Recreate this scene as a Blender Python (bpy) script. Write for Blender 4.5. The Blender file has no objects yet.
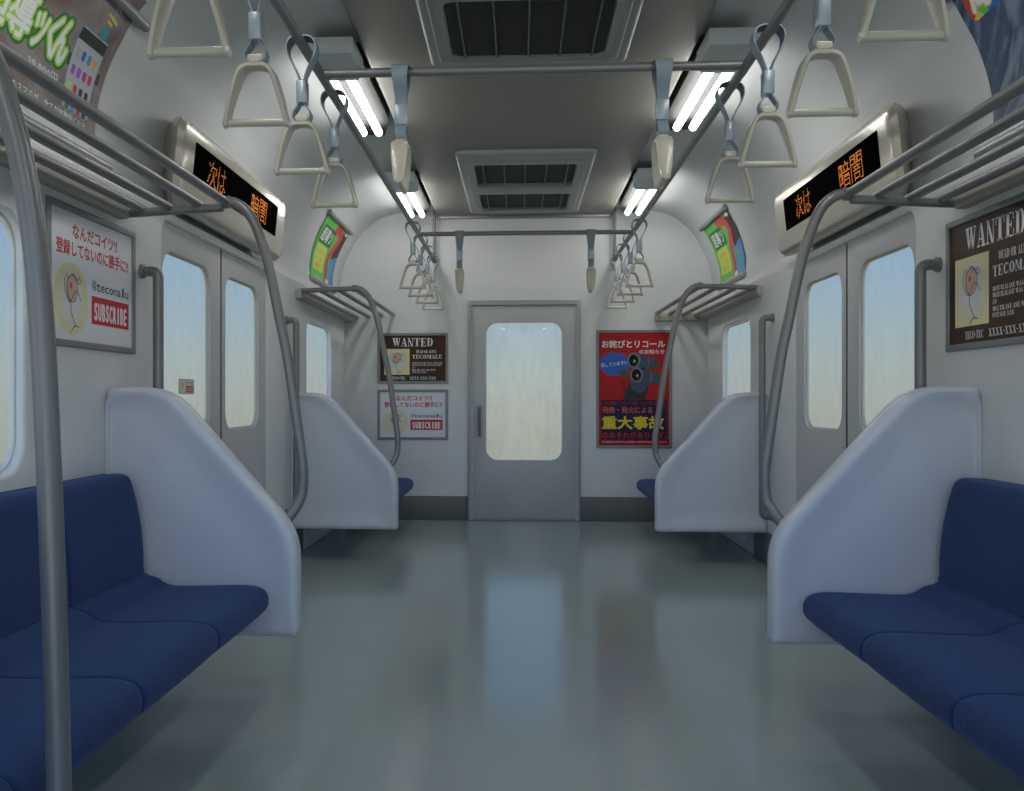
import bpy, bmesh, math, random
from mathutils import Vector, Matrix
random.seed(4)
scene = bpy.context.scene
COL = scene.collection

# ------------------------------------------------------------------ camera, world, exposure
cam_data = bpy.data.cameras.new('camera')
cam = bpy.data.objects.new('camera', cam_data)
COL.objects.link(cam)
cam.location = (-0.0391, 0.0, 1.0)
cam.rotation_euler = (math.radians(90), 0, 0.0594)
cam_data.sensor_width = 36.0
cam_data.lens = 917.43 / 1024 * 36
cam_data.shift_x = 47.35 / 1024
cam_data.shift_y = 3.7 / 1024
cam_data.clip_start = 0.02
scene.camera = cam
scene.view_settings.view_transform = 'Standard'
scene.view_settings.look = 'None'
scene.view_settings.exposure = 0.0
scene.view_settings.gamma = 1.0
scene.view_settings.use_curve_mapping = False

WORLD_STRENGTH = 1.0
TUBE_STRENGTH = 14.5
BACK_FILL = 2.8
world = bpy.data.worlds.new('daylight')
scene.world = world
world.use_nodes = True
wn, wl = world.node_tree.nodes, world.node_tree.links
wn.clear()
wo = wn.new('ShaderNodeOutputWorld'); wb = wn.new('ShaderNodeBackground')
tc = wn.new('ShaderNodeTexCoord'); sx = wn.new('ShaderNodeSeparateXYZ')
mr = wn.new('ShaderNodeMapRange'); cr = wn.new('ShaderNodeValToRGB')
mr.inputs['From Min'].default_value = -0.25; mr.inputs['From Max'].default_value = 0.55
wl.new(tc.outputs['Generated'], sx.inputs[0]); wl.new(sx.outputs['Z'], mr.inputs['Value'])
wl.new(mr.outputs[0], cr.inputs[0]); wl.new(cr.outputs[0], wb.inputs[0]); wl.new(wb.outputs[0], wo.inputs[0])
e = cr.color_ramp.elements
e[0].position = 0.0; e[0].color = (0.36, 0.355, 0.29, 1)
e[1].position = 1.0; e[1].color = (0.10, 0.21, 0.42, 1)
for p, c in ((0.25, (0.42, 0.42, 0.35)), (0.31, (0.45, 0.46, 0.41)), (0.355, (0.44, 0.49, 0.47)), (0.405, (0.40, 0.49, 0.53)), (0.48, (0.34, 0.47, 0.59)), (0.56, (0.27, 0.42, 0.61)), (0.66, (0.22, 0.37, 0.60))):
    k = e.new(p); k.color = (*c, 1)
# sky strength raised behind the viewer, an added fill for the near partitions
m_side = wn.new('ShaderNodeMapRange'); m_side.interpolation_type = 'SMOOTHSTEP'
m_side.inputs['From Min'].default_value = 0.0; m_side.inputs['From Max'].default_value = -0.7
m_side.inputs['To Min'].default_value = WORLD_STRENGTH; m_side.inputs['To Max'].default_value = BACK_FILL
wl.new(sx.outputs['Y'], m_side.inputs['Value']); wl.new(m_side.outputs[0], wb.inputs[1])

# ------------------------------------------------------------------ materials
def new_mat(name):
    m = bpy.data.materials.new(name); m.use_nodes = True
    return m, m.node_tree.nodes, m.node_tree.links, m.node_tree.nodes['Principled BSDF']

def mat(name, col, rough=0.5, metal=0.0, bump=0.0, bscale=200.0, var=0.0, vscale=3.0, stretch=(1, 1, 1), coat=0.0, spec=0.5):
    m, n, l, b = new_mat(name)
    b.inputs['Base Color'].default_value = (*col, 1)
    b.inputs['Roughness'].default_value = rough
    b.inputs['Metallic'].default_value = metal
    b.inputs['Coat Weight'].default_value = coat
    b.inputs['Specular IOR Level'].default_value = spec
    t = n.new('ShaderNodeTexCoord'); mp = n.new('ShaderNodeMapping')
    mp.inputs['Scale'].default_value = stretch
    l.new(t.outputs['Object'], mp.inputs[0])
    if var > 0:
        nz = n.new('ShaderNodeTexNoise'); nz.inputs['Scale'].default_value = vscale; nz.inputs['Detail'].default_value = 4
        l.new(mp.outputs[0], nz.inputs['Vector'])
        r = n.new('ShaderNodeMapRange'); r.inputs['To Min'].default_value = 1 - var; r.inputs['To Max'].default_value = 1 + var
        l.new(nz.outputs[0], r.inputs[0])
        v = n.new('ShaderNodeVectorMath'); v.operation = 'SCALE'; v.inputs[0].default_value = col
        l.new(r.outputs[0], v.inputs['Scale']); l.new(v.outputs[0], b.inputs['Base Color'])
    if bump > 0:
        nz = n.new('ShaderNodeTexNoise'); nz.inputs['Scale'].default_value = bscale; nz.inputs['Detail'].default_value = 3
        l.new(mp.outputs[0], nz.inputs['Vector'])
        bp = n.new('ShaderNodeBump'); bp.inputs['Strength'].default_value = bump; bp.inputs['Distance'].default_value = 0.002
        l.new(nz.outputs[0], bp.inputs['Height']); l.new(bp.outputs[0], b.inputs['Normal'])
    return m

def emit(name, col, s):
    m, n, l, b = new_mat(name)
    b.inputs['Base Color'].default_value = (*[min(1, c) for c in col], 1)
    b.inputs['Emission Color'].default_value = (*col, 1)
    b.inputs['Emission Strength'].default_value = s
    return m

M = {}
M['wall'] = mat('wall_paint', (0.68, 0.70, 0.715), 0.42, var=0.02)
M['arch'] = mat('arched_lining', (0.55, 0.575, 0.59), 0.45, var=0.02)
M['ceil'] = mat('ceiling_lining', (0.23, 0.225, 0.20), 0.55, var=0.06, vscale=1.2, bump=0.25, bscale=300)
M['end'] = mat('end_wall_paint', (0.68, 0.70, 0.72), 0.4, var=0.02)
M['part'] = mat('partition_plastic', (0.62, 0.66, 0.745), 0.32, coat=0.1)
M['base'] = mat('skirting_grey', (0.135, 0.142, 0.15), 0.45, var=0.04)
M['steel_door'] = mat('brushed_door_metal', (0.47, 0.48, 0.505), 0.42, 0.1, bump=0.25, bscale=120, var=0.05, vscale=30, stretch=(1, 1, 8))
M['frame'] = mat('grey_frame_metal', (0.32, 0.33, 0.345), 0.35, 0.4)
M['rail'] = mat('dull_rail_steel', (0.225, 0.227, 0.238), 0.36, 0.35, var=0.03, vscale=20)
M['pframe'] = mat('poster_frame_metal', (0.22, 0.235, 0.25), 0.4, 0.3)
M['beige'] = mat('beige_plastic', (0.42, 0.405, 0.345), 0.45)
M['handle'] = mat('cream_handle_plastic', (0.60, 0.575, 0.495), 0.28, coat=0.3)
M['belt'] = mat('blue_grey_belt', (0.24, 0.31, 0.38), 0.5, bump=0.1, bscale=400)
M['sleeve'] = mat('blue_grey_sleeve', (0.36, 0.44, 0.52), 0.28, 0.2)
M['vent'] = mat('vent_frame_grey', (0.29, 0.31, 0.315), 0.42)
M['vent_dark'] = mat('vent_interior', (0.006, 0.005, 0.004), 0.9, spec=.05)
M['louvre'] = mat('vent_louvre_grey', (0.10, 0.102, 0.105), 0.6, spec=.2)
M['grid'] = mat('vent_bar_grey', (0.13, 0.135, 0.145), 0.5)
M['filter'] = mat('vent_filter_mesh', (0.055, 0.057, 0.06), 0.85, bump=0.6, bscale=150, var=0.35, vscale=60)
M['fixture'] = mat('lamp_tray_grey', (0.030, 0.032, 0.032), 0.6, 0.0, spec=.1)
M['cap'] = mat('lamp_cover_grey', (0.55, 0.62, 0.64), 0.5)
M['tube'] = emit('fluorescent_tube', (1.0, 0.98, 0.93), TUBE_STRENGTH)
M['led_body'] = mat('champagne_display_shell', (0.50, 0.48, 0.415), 0.27, 0.35, coat=0.2)
M['black'] = mat('black_screen', (0.003, 0.003, 0.003), 0.9, spec=0.0)
M['amber'] = emit('amber_led_dot', (1.0, 0.30, 0.025), 0.6)
M['dark'] = mat('dark_rubber', (0.02, 0.022, 0.025), 0.6)

def floor_material():
    m, n, l, b = new_mat('glossy_floor_vinyl')
    b.inputs['Roughness'].default_value = 0.20
    b.inputs['IOR'].default_value = 1.85
    nz = n.new('ShaderNodeTexNoise'); nz.inputs['Scale'].default_value = 1.6; nz.inputs['Detail'].default_value = 3
    t = n.new('ShaderNodeTexCoord'); l.new(t.outputs['Object'], nz.inputs['Vector'])
    c = n.new('ShaderNodeValToRGB'); l.new(nz.outputs[0], c.inputs[0]); l.new(c.outputs[0], b.inputs['Base Color'])
    c.color_ramp.elements[0].position = .35; c.color_ramp.elements[0].color = (0.33, 0.41, 0.405, 1)
    c.color_ramp.elements[1].position = .65; c.color_ramp.elements[1].color = (0.35, 0.42, 0.415, 1)
    n2 = n.new('ShaderNodeTexNoise'); n2.inputs['Scale'].default_value = 60
    l.new(t.outputs['Object'], n2.inputs['Vector'])
    r = n.new('ShaderNodeMapRange'); r.inputs['To Min'].default_value = .13; r.inputs['To Max'].default_value = .16
    n2.inputs['Scale'].default_value = 2
    l.new(n2.outputs[0], r.inputs[0]); l.new(r.outputs[0], b.inputs['Roughness'])
    return m
M['floor'] = floor_material()

def fabric_material():
    m, n, l, b = new_mat('blue_seat_fabric')
    b.inputs['Roughness'].default_value = 0.85
    b.inputs['Sheen Weight'].default_value = 0.25
    b.inputs['Sheen Tint'].default_value = (0.4, 0.5, 0.9, 1)
    b.inputs['Specular IOR Level'].default_value = 0.2
    t = n.new('ShaderNodeTexCoord')
    nz = n.new('ShaderNodeTexNoise'); nz.inputs['Scale'].default_value = 14; nz.inputs['Detail'].default_value = 3
    w = n.new('ShaderNodeTexWave'); w.wave_type = 'RINGS'; w.inputs['Scale'].default_value = 26; w.inputs['Distortion'].default_value = 9
    w2 = n.new('ShaderNodeTexVoronoi'); w2.inputs['Scale'].default_value = 130
    for q in (nz, w, w2): l.new(t.outputs['Object'], q.inputs['Vector'])
    c = n.new('ShaderNodeValToRGB'); c.color_ramp.elements[0].color = (0.011, 0.034, 0.110, 1); c.color_ramp.elements[1].color = (0.018, 0.050, 0.155, 1)
    a = n.new('ShaderNodeMath'); a.operation = 'MULTIPLY_ADD'; a.inputs[1].default_value = .35; l.new(w.outputs['Fac'], a.inputs[0]); 
    a2 = n.new('ShaderNodeMath'); a2.operation = 'MULTIPLY'; a2.inputs[1].default_value = .65; l.new(nz.outputs[0], a2.inputs[0]); l.new(a2.outputs[0], a.inputs[2])
    l.new(a.outputs[0], c.inputs[0]); l.new(c.outputs[0], b.inputs['Base Color'])
    bp = n.new('ShaderNodeBump'); bp.inputs['Strength'].default_value = .5; bp.inputs['Distance'].default_value = .002
    l.new(w2.outputs['Distance'], bp.inputs['Height']); l.new(bp.outputs[0], b.inputs['Normal'])
    return m
M['fabric'] = fabric_material()

def glass_material():
    m, n, l, b = new_mat('streaked_window_glass')
    n.remove(b)
    out = n['Material Output']
    tr = n.new('ShaderNodeBsdfTransparent'); gl = n.new('ShaderNodeBsdfGlossy'); df = n.new('ShaderNodeBsdfTranslucent')
    gl.inputs['Roughness'].default_value = .06
    df.inputs['Color'].default_value = (.62, .68, .72, 1)
    tr.inputs['Color'].default_value = (.93, .96, .97, 1)
    t = n.new('ShaderNodeTexCoord'); mp = n.new('ShaderNodeMapping'); mp.inputs['Scale'].default_value = (18, 18, 5)
    nz = n.new('ShaderNodeTexNoise'); nz.inputs['Scale'].default_value = 1.0; nz.inputs['Detail'].default_value = 5
    l.new(t.outputs['Object'], mp.inputs[0]); l.new(mp.outputs[0], nz.inputs['Vector'])
    r = n.new('ShaderNodeMapRange'); r.inputs['From Min'].default_value = .42; r.inputs['From Max'].default_value = .75
    r.inputs['To Min'].default_value = 0.02; r.inputs['To Max'].default_value = .09
    l.new(nz.outputs[0], r.inputs[0])
    m1 = n.new('ShaderNodeMixShader'); m2 = n.new('ShaderNodeMixShader'); m2.inputs[0].default_value = .03
    l.new(r.outputs[0], m1.inputs[0]); l.new(tr.outputs[0], m1.inputs[1]); l.new(df.outputs[0], m1.inputs[2])
    l.new(m1.outputs[0], m2.inputs[1]); l.new(gl.outputs[0], m2.inputs[2])
    l.new(m2.outputs[0], out.inputs[0])
    return m
M['glass'] = glass_material()

def ink(name, col, rough=.5, **k):
    k.setdefault('spec', .2)
    M[name] = mat(name, col, rough, **k)
ink('paper_white', (0.70, 0.73, 0.80), .3)
ink('ink_red', (0.52, 0.035, 0.035))
ink('ink_text_red', (0.55, 0.05, 0.07))
ink('ink_black', (0.03, 0.03, 0.035))
ink('ink_white', (0.75, 0.76, 0.80))
ink('ink_cream', (0.72, 0.68, 0.40), var=.08, vscale=6)
ink('ink_pale', (0.62, 0.66, 0.68))
for _k in range(4): ink('wash_%d' % _k, tuple(a + (b - a) * (_k + 1) / 4 for a, b in zip((.70, .66, .40), (.62, .67, .72))))
ink('ink_pink', (0.62, 0.40, 0.33))
ink('ink_rose', (0.45, 0.12, 0.13))
ink('wood_brown', (0.058, 0.028, 0.016), .45, var=.45, vscale=5, stretch=(1, 1, 8))
ink('recall_red', (0.42, 0.012, 0.012), .35)
ink('recall_navy', (0.018, 0.016, 0.060), .35)
ink('recall_orange', (0.62, 0.13, 0.04))
ink('recall_yellow', (0.75, 0.62, 0.03))
ink('recall_blue', (0.03, 0.13, 0.52))
ink('steel_blue', (0.060, 0.090, 0.135), .4)
ink('steel_pale', (0.16, 0.20, 0.22), .4)
ink('steel_dark', (0.03, 0.04, 0.055), .4)
ink('hole_black', (0.006, 0.005, 0.006), .5)
ink('olive', (0.10, 0.09, 0.045), .5)
ink('leaf_green', (0.13, 0.48, 0.10))
ink('deep_green', (0.03, 0.17, 0.035))
ink('lime', (0.36, 0.62, 0.08))
ink('yellow_green', (0.50, 0.66, 0.13))
ink('soft_orange', (0.72, 0.34, 0.08))
ink('snake_red', (0.58, 0.06, 0.08))
ink('sky_blue', (0.10, 0.27, 0.62))
ink('teal', (0.06, 0.30, 0.34))
ink('violet', (0.30, 0.10, 0.50))
ink('magenta', (0.50, 0.05, 0.20))
ink('umber', (0.07, 0.045, 0.035))
ink('silver_ink', (0.36, 0.37, 0.38))
ink('price_ink', (0.52, 0.53, 0.55))
ink('phone_glass', (0.42, 0.45, 0.50))
ink('rainbow_yellow', (0.70, 0.55, 0.15))

def cloudy(name, stops, scale, stretch, rot=(0, 0, 0), dist=0.6):
    m, n, l, b = new_mat(name); b.inputs['Roughness'].default_value = .5; b.inputs['Specular IOR Level'].default_value = .2
    t = n.new('ShaderNodeTexCoord'); mp = n.new('ShaderNodeMapping'); mp0 = n.new('ShaderNodeMapping'); mp0.inputs['Rotation'].default_value = rot; mp.inputs['Scale'].default_value = stretch
    nz = n.new('ShaderNodeTexNoise'); nz.inputs['Scale'].default_value = scale; nz.inputs['Detail'].default_value = 6; nz.inputs['Distortion'].default_value = dist
    c = n.new('ShaderNodeValToRGB')
    l.new(t.outputs['Object'], mp0.inputs[0]); l.new(mp0.outputs[0], mp.inputs[0]); l.new(mp.outputs[0], nz.inputs['Vector']); l.new(nz.outputs[0], c.inputs[0]); l.new(c.outputs[0], b.inputs['Base Color'])
    el = c.color_ramp.elements
    el[0].position, el[0].color = stops[0][0], (*stops[0][1], 1)
    el[1].position, el[1].color = stops[-1][0], (*stops[-1][1], 1)
    for p, q in stops[1:-1]: k = el.new(p); k.color = (*q, 1)
    M[name] = m
cloudy('dusky_print', [(.33, (.11, .06, .045)), (.5, (.27, .24, .24)), (.66, (.12, .09, .08))], 2.2, (1, 1, 1.6))
cloudy('rippled_water', [(.32, (.010, .028, .075)), (.5, (.045, .085, .165)), (.68, (.17, .23, .31))], 5.5, (1, .8, 3.6), (0.68, 0, 0), 0.8)

# ------------------------------------------------------------------ object helpers
def link_mesh(name, me, parent=None):
    o = bpy.data.objects.new(name, me); COL.objects.link(o)
    if parent is not None: o.parent = parent
    return o

def obj(name, bm, mats, parent=None, smooth=True, angle=40):
    me = bpy.data.meshes.new(name)
    bmesh.ops.recalc_face_normals(bm, faces=bm.faces[:])
    if smooth:
        ca = math.radians(angle)
        for f in bm.faces: f.smooth = True
        for ed in bm.edges:
            if len(ed.link_faces) == 2 and ed.calc_face_angle(0) > ca: ed.smooth = False
    bm.to_mesh(me); bm.free()
    for m in (mats if isinstance(mats, (list, tuple)) else [mats]): me.materials.append(M[m])
    return link_mesh(name, me, parent)

def thing(name, label, cat, loc=(0, 0, 0), group=None):
    o = bpy.data.objects.new(name, None); COL.objects.link(o)
    o.location = loc; o.empty_display_size = .05
    o['label'] = label; o['category'] = cat
    if group: o['group'] = group
    return o

def tag(o, label, cat, group=None):
    o['label'] = label; o['category'] = cat
    if group: o['group'] = group
    return o

def struct(o, label=None):
    o['kind'] = 'structure'
    if label: o['label'] = label
    return o

def dup(root, loc, label, name=None):
    r = root.copy(); COL.objects.link(r); r.location = loc; r['label'] = label
    for ch in list(root.children):
        c = ch.copy(); COL.objects.link(c); c.parent = r
        for g in list(ch.children):
            d = g.copy(); COL.objects.link(d); d.parent = c
    return r

def box(bm, x0, x1, y0, y1, z0, z1, bev=0.0, seg=2):
    x0, x1 = min(x0, x1), max(x0, x1)
    r = bmesh.ops.create_cube(bm, size=1.0)
    for v in r['verts']:
        v.co = Vector(((x0 + x1) / 2 + v.co.x * (x1 - x0), (y0 + y1) / 2 + v.co.y * (y1 - y0), (z0 + z1) / 2 + v.co.z * (z1 - z0)))
    if bev > 0:
        es = list({ed for v in r['verts'] for ed in v.link_edges})
        bmesh.ops.bevel(bm, geom=es, offset=bev, segments=seg, affect='EDGES', profile=.5)

def loft(bm, rings, cap0=True, cap1=True, closed=True):
    vs = [[bm.verts.new(p) for p in r] for r in rings]
    n = len(rings[0])
    for a, b in zip(vs, vs[1:]):
        for i in range(n if closed else n - 1):
            j = (i + 1) % n
            try: bm.faces.new((a[i], a[j], b[j], b[i]))
            except ValueError: pass
    if cap0: bm.faces.new(vs[0][::-1])
    if cap1: bm.faces.new(vs[-1])
    return vs

def tube(bm, pts, r, seg=14, cap=True):
    pts = [Vector(p) for p in pts]
    q = [pts[0]]
    for p in pts[1:]:
        if (p - q[-1]).length > 1e-5: q.append(p)
    pts = q
    T = []
    for i in range(len(pts)):
        a = pts[max(i - 1, 0)]; b = pts[min(i + 1, len(pts) - 1)]
        T.append((b - a).normalized())
    u = Vector((0, 0, 1)) if abs(T[0].z) < .9 else Vector((1, 0, 0))
    u = (u - T[0] * u.dot(T[0])).normalized()
    rings = []
    for i, p in enumerate(pts):
        u = (u - T[i] * u.dot(T[i])).normalized(); w = T[i].cross(u)
        rr = r[i] if isinstance(r, (list, tuple)) else r
        rings.append([p + (u * math.cos(2 * math.pi * k / seg) + w * math.sin(2 * math.pi * k / seg)) * rr for k in range(seg)])
    if cap:
        rings = [[pts[0] + (v - pts[0]) * .7 for v in rings[0]]] + rings + [[pts[-1] + (v - pts[-1]) * .7 for v in rings[-1]]]
        e0 = min(.003, .2 * (r if not isinstance(r, (list, tuple)) else r[0]))
        rings[0] = [v - T[0] * e0 for v in rings[0]]; rings[-1] = [v + T[-1] * e0 for v in rings[-1]]
    loft(bm, rings, cap, cap)

def fillet(pts, rad, n=8):
    pts = [Vector(p) for p in pts]; out = [pts[0]]
    for i in range(1, len(pts) - 1):
        a, b, c = pts[i - 1], pts[i], pts[i + 1]
        r = rad[i - 1] if isinstance(rad, (list, tuple)) else rad
        d1 = (a - b); d2 = (c - b)
        r = min(r, d1.length * .48, d2.length * .48)
        p0 = b + d1.normalized() * r; p1 = b + d2.normalized() * r
        for k in range(n + 1):
            t = k / n; out.append(p0 * (1 - t) ** 2 + b * 2 * t * (1 - t) + p1 * t * t)
    out.append(pts[-1]); return out

def smooth_path(pts, n=8):
    pts = [Vector(p) for p in pts]; P = [pts[0] * 2 - pts[1]] + pts + [pts[-1] * 2 - pts[-2]]
    out = []
    for i in range(1, len(P) - 2):
        for k in range(n):
            t = k / n; a, b, c, d = P[i - 1:i + 3]
            out.append(.5 * ((2 * b) + (c - a) * t + (2 * a - 5 * b + 4 * c - d) * t * t + (3 * b - a - 3 * c + d) * t ** 3))
    out.append(P[-2]); return out

def rrect(x0, y0, x1, y1, r, n=6):
    """rounded rectangle, counter-clockwise"""
    if not isinstance(r, (list, tuple)): r = (r,) * 4
    out = []
    for (cx, cy, a0, rr) in ((x1 - r[0], y0 + r[0], -90, r[0]), (x1 - r[1], y1 - r[1], 0, r[1]), (x0 + r[2], y1 - r[2], 90, r[2]), (x0 + r[3], y0 + r[3], 180, r[3])):
        for k in range(n + 1):
            a = math.radians(a0 + 90 * k / n); out.append((cx + rr * math.cos(a), cy + rr * math.sin(a)))
    return out

def inset_ring(poly, d, rads, n=6, ks=None):
    """convex ccw polygon moved inward by d, each corner rounded with its own radius"""
    m = len(poly); L = []
    for i in range(m):
        a = Vector(poly[i]); b = Vector(poly[(i + 1) % m]); t = (b - a).normalized(); nrm = Vector((-t.y, t.x))
        L.append((a + nrm * d * (ks[i] if ks else 1), t))
    C = []
    for i in range(m):
        (p, t), (q, s) = L[i - 1], L[i]
        den = t.x * s.y - t.y * s.x
        k = ((q.x - p.x) * s.y - (q.y - p.y) * s.x) / den
        C.append(p + t * k)
    out = []
    for i in range(m):
        a, b, c = C[i - 1], C[i], C[(i + 1) % m]
        d1 = (a - b); d2 = (c - b); r = (rads[i] + d * .8) if ks else max(rads[i] - d * .4, .004); r = min(r, d1.length * .45, d2.length * .45)
        p0 = b + d1.normalized() * r; p1 = b + d2.normalized() * r
        for k in range(n + 1):
            t = k / n; q = p0 * (1 - t) ** 2 + b * 2 * t * (1 - t) + p1 * t * t; out.append((q.x, q.y))
    return out

def area(p): return sum(p[i - 1][0] * p[i][1] - p[i][0] * p[i - 1][1] for i in range(len(p))) / 2

def plate(outline, holes, thick, bevel):
    """flat plate with holes and rounded edges, in local xy, z from -thick/2 to thick/2; returns a bmesh"""
    cu = bpy.data.curves.new('plate_curve', 'CURVE'); cu.dimensions = '2D'; cu.fill_mode = 'BOTH'
    cu.extrude = max(thick / 2 - bevel, .0001); cu.bevel_depth = bevel; cu.bevel_resolution = 3; cu.offset = -bevel
    for k, pts in enumerate([outline] + list(holes)):
        if (area(pts) > 0) != (k == 0): pts = pts[::-1]
        s = cu.splines.new('POLY'); s.points.add(len(pts) - 1); s.use_cyclic_u = True
        for p, q in zip(s.points, pts): p.co = (q[0], q[1], 0, 1)
    o = bpy.data.objects.new('plate_tmp', cu); COL.objects.link(o)
    bpy.context.view_layer.update()
    me = bpy.data.meshes.new_from_object(o.evaluated_get(bpy.context.evaluated_depsgraph_get()))
    bpy.data.objects.remove(o); bpy.data.curves.remove(cu)
    bm = bmesh.new(); bm.from_mesh(me); bpy.data.meshes.remove(me)
    bmesh.ops.remove_doubles(bm, verts=bm.verts[:], dist=1e-5)
    return bm

def to_side(bm, X, side):
    """local (x, y, z) of a plate -> (side*(X - z), x, y): z points into the room"""
    for v in bm.verts:
        a = v.co.copy(); v.co = Vector((side * (X - a.z), a.x, a.y))
    return bm
def to_end(bm, Y):
    for v in bm.verts:
        a = v.co.copy(); v.co = Vector((a.x, Y - a.z, a.y))
    return bm
def to_ceiling(bm, Z):
    for v in bm.verts:
        a = v.co.copy(); v.co = Vector((a.x, a.y, Z - a.z))
    return bm

# ------------------------------------------------------------------ printed matter
_txt = {}
def text_mesh(body, bold=0.0, spacing=1.0):
    key = (body, bold, spacing)
    if key not in _txt:
        cu = bpy.data.curves.new('lettering', 'FONT'); cu.body = body; cu.size = 1.0; cu.offset = bold; cu.space_character = spacing
        cu.resolution_u = 3; cu.fill_mode = 'FRONT'
        o = bpy.data.objects.new('lettering_tmp', cu); COL.objects.link(o)
        bpy.context.view_layer.update()
        me = bpy.data.meshes.new_from_object(o.evaluated_get(bpy.context.evaluated_depsgraph_get()))
        _txt[key] = ([(v.co.x, v.co.y) for v in me.vertices], [tuple(p.vertices) for p in me.polygons])
        bpy.data.objects.remove(o); bpy.data.curves.remove(cu); bpy.data.meshes.remove(me)
    return _txt[key]

class Print:
    """flat artwork in (u, v), stacked in thin layers; every ink is a material slot"""
    def __init__(self): self.P = []; self.slots = []
    def slot(self, m):
        if m not in self.slots: self.slots.append(m)
        return self.slots.index(m)
    def poly(self, pts, m, layer): self.P.append((list(pts), [tuple(range(len(pts)))], self.slot(m), layer)); return self
    def rect(self, x0, y0, x1, y1, m, layer): return self.poly([(x0, y0), (x1, y0), (x1, y1), (x0, y1)], m, layer)
    def ellipse(self, cx, cy, rx, ry, m, layer, n=32, rot=0):
        c, s = math.cos(rot), math.sin(rot)
        return self.poly([(cx + rx * math.cos(2 * math.pi * k / n) * c - ry * math.sin(2 * math.pi * k / n) * s, cy + rx * math.cos(2 * math.pi * k / n) * s + ry * math.sin(2 * math.pi * k / n) * c) for k in range(n)], m, layer)
    def stroke(self, pts, w, m, layer, smooth=True):
        p = [Vector((*q, 0)) for q in pts]
        if smooth: p = smooth_path(p, 6)
        V = []; F = []
        for i, q in enumerate(p):
            t = (p[min(i + 1, len(p) - 1)] - p[max(i - 1, 0)]).normalized(); n = Vector((-t.y, t.x, 0)) * w / 2
            V += [tuple((q + n)[:2]), tuple((q - n)[:2])]
            if i: F.append((2 * i - 2, 2 * i - 1, 2 * i + 1, 2 * i))
        self.P.append((V, F, self.slot(m), layer)); return self
    def text(self, body, x0, y0, x1, y1, m, layer, bold=0.0, rot=0.0, shear=0.0, ref=None):
        V, F = text_mesh(body)
        a, b = min(v[0] for v in V), max(v[0] for v in V); c, d = min(v[1] for v in V), max(v[1] for v in V)
        cx, cy = (x0 + x1) / 2, (y0 + y1) / 2
        g = bold if ref is None else ref          # the box holds the lettering at this weight
        em = (y1 - y0) / (d - c + 2 * g); bx = bold * em
        x0 += g * em; x1 -= g * em; y0 += g * em; y1 -= g * em
        n = 0 if bold <= 0 else (6 if bold < .04 else 12)
        for k in range(n + 1):
            ox, oy = (0, 0) if k == n else (bx * math.cos(2 * math.pi * k / n), bx * math.sin(2 * math.pi * k / n))
            out = []
            for x, y in V:
                X = x0 + (x - a) / (b - a) * (x1 - x0) - cx + ox; Y = y0 + (y - c) / (d - c) * (y1 - y0) - cy + oy
                X += shear * Y
                out.append((cx + X * math.cos(rot) - Y * math.sin(rot), cy + X * math.sin(rot) + Y * math.cos(rot)))
            self.P.append((out, F, self.slot(m), layer + k * .01))
        return self
    def mono(self, body, x0, y0, x1, y1, m, layer, bold=0.0, cap=True):
        """evenly spaced narrow letters, each in its own cell; lower-case heights kept"""
        n = len(body); w = (x1 - x0) / n; H = .70
        for i, ch in enumerate(body):
            V = text_mesh(ch)[0]; c, d = min(v[1] for v in V), max(v[1] for v in V)
            lo, hi = ((0, 1) if cap else (max(0, c) / H, min(1, d / H)))
            q = .28 if ch in 'lI' else (.0 if ch in 'm@' else .07)
            self.text(ch, x0 + (i + q) * w, y0 + lo * (y1 - y0), x0 + (i + 1 - q) * w, y0 + hi * (y1 - y0), m, layer, bold)
        return self
    def slab(self, body, x0, y0, x1, y1, m, layer):
        """heavy wood-type capitals with slab serifs"""
        n = len(body); wds = [SL_W.get(ch, 1.0) for ch in body]; tot = sum(wds); x = x0; sc = (x1 - x0) / tot
        for ch, w in zip(body, wds):
            for q in SLAB.get(ch, []):
                self.poly([(x + (a * .9 + .05) * w * sc, y0 + b * (y1 - y0)) for a, b in q], m, layer)
            x += w * sc
        return self
    def build(self, name, f, parent, cuts=None, lift=.0003):
        bm = bmesh.new()
        for V, F, s, layer in self.P:
            tb = bmesh.new(); vs = [tb.verts.new((x, y, 0)) for x, y in V]
            for q in F:
                try: tb.faces.new([vs[i] for i in q])
                except ValueError: pass
            if cuts:
                for c in cuts: bmesh.ops.bisect_plane(tb, geom=tb.verts[:] + tb.edges[:] + tb.faces[:], plane_co=(0, c, 0), plane_no=(0, 1, 0), dist=1e-6)
            mp = {}
            for v in tb.verts: mp[v] = bm.verts.new(f(v.co.x, v.co.y, lift * (layer + 1)))
            for q in tb.faces:
                try: g = bm.faces.new([mp[v] for v in q.verts]); g.material_index = s
                except ValueError: pass
            tb.free()
        me = bpy.data.meshes.new(name); bm.to_mesh(me); bm.free()
        for s in self.slots: me.materials.append(M[s])
        return link_mesh(name, me, parent)

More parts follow.
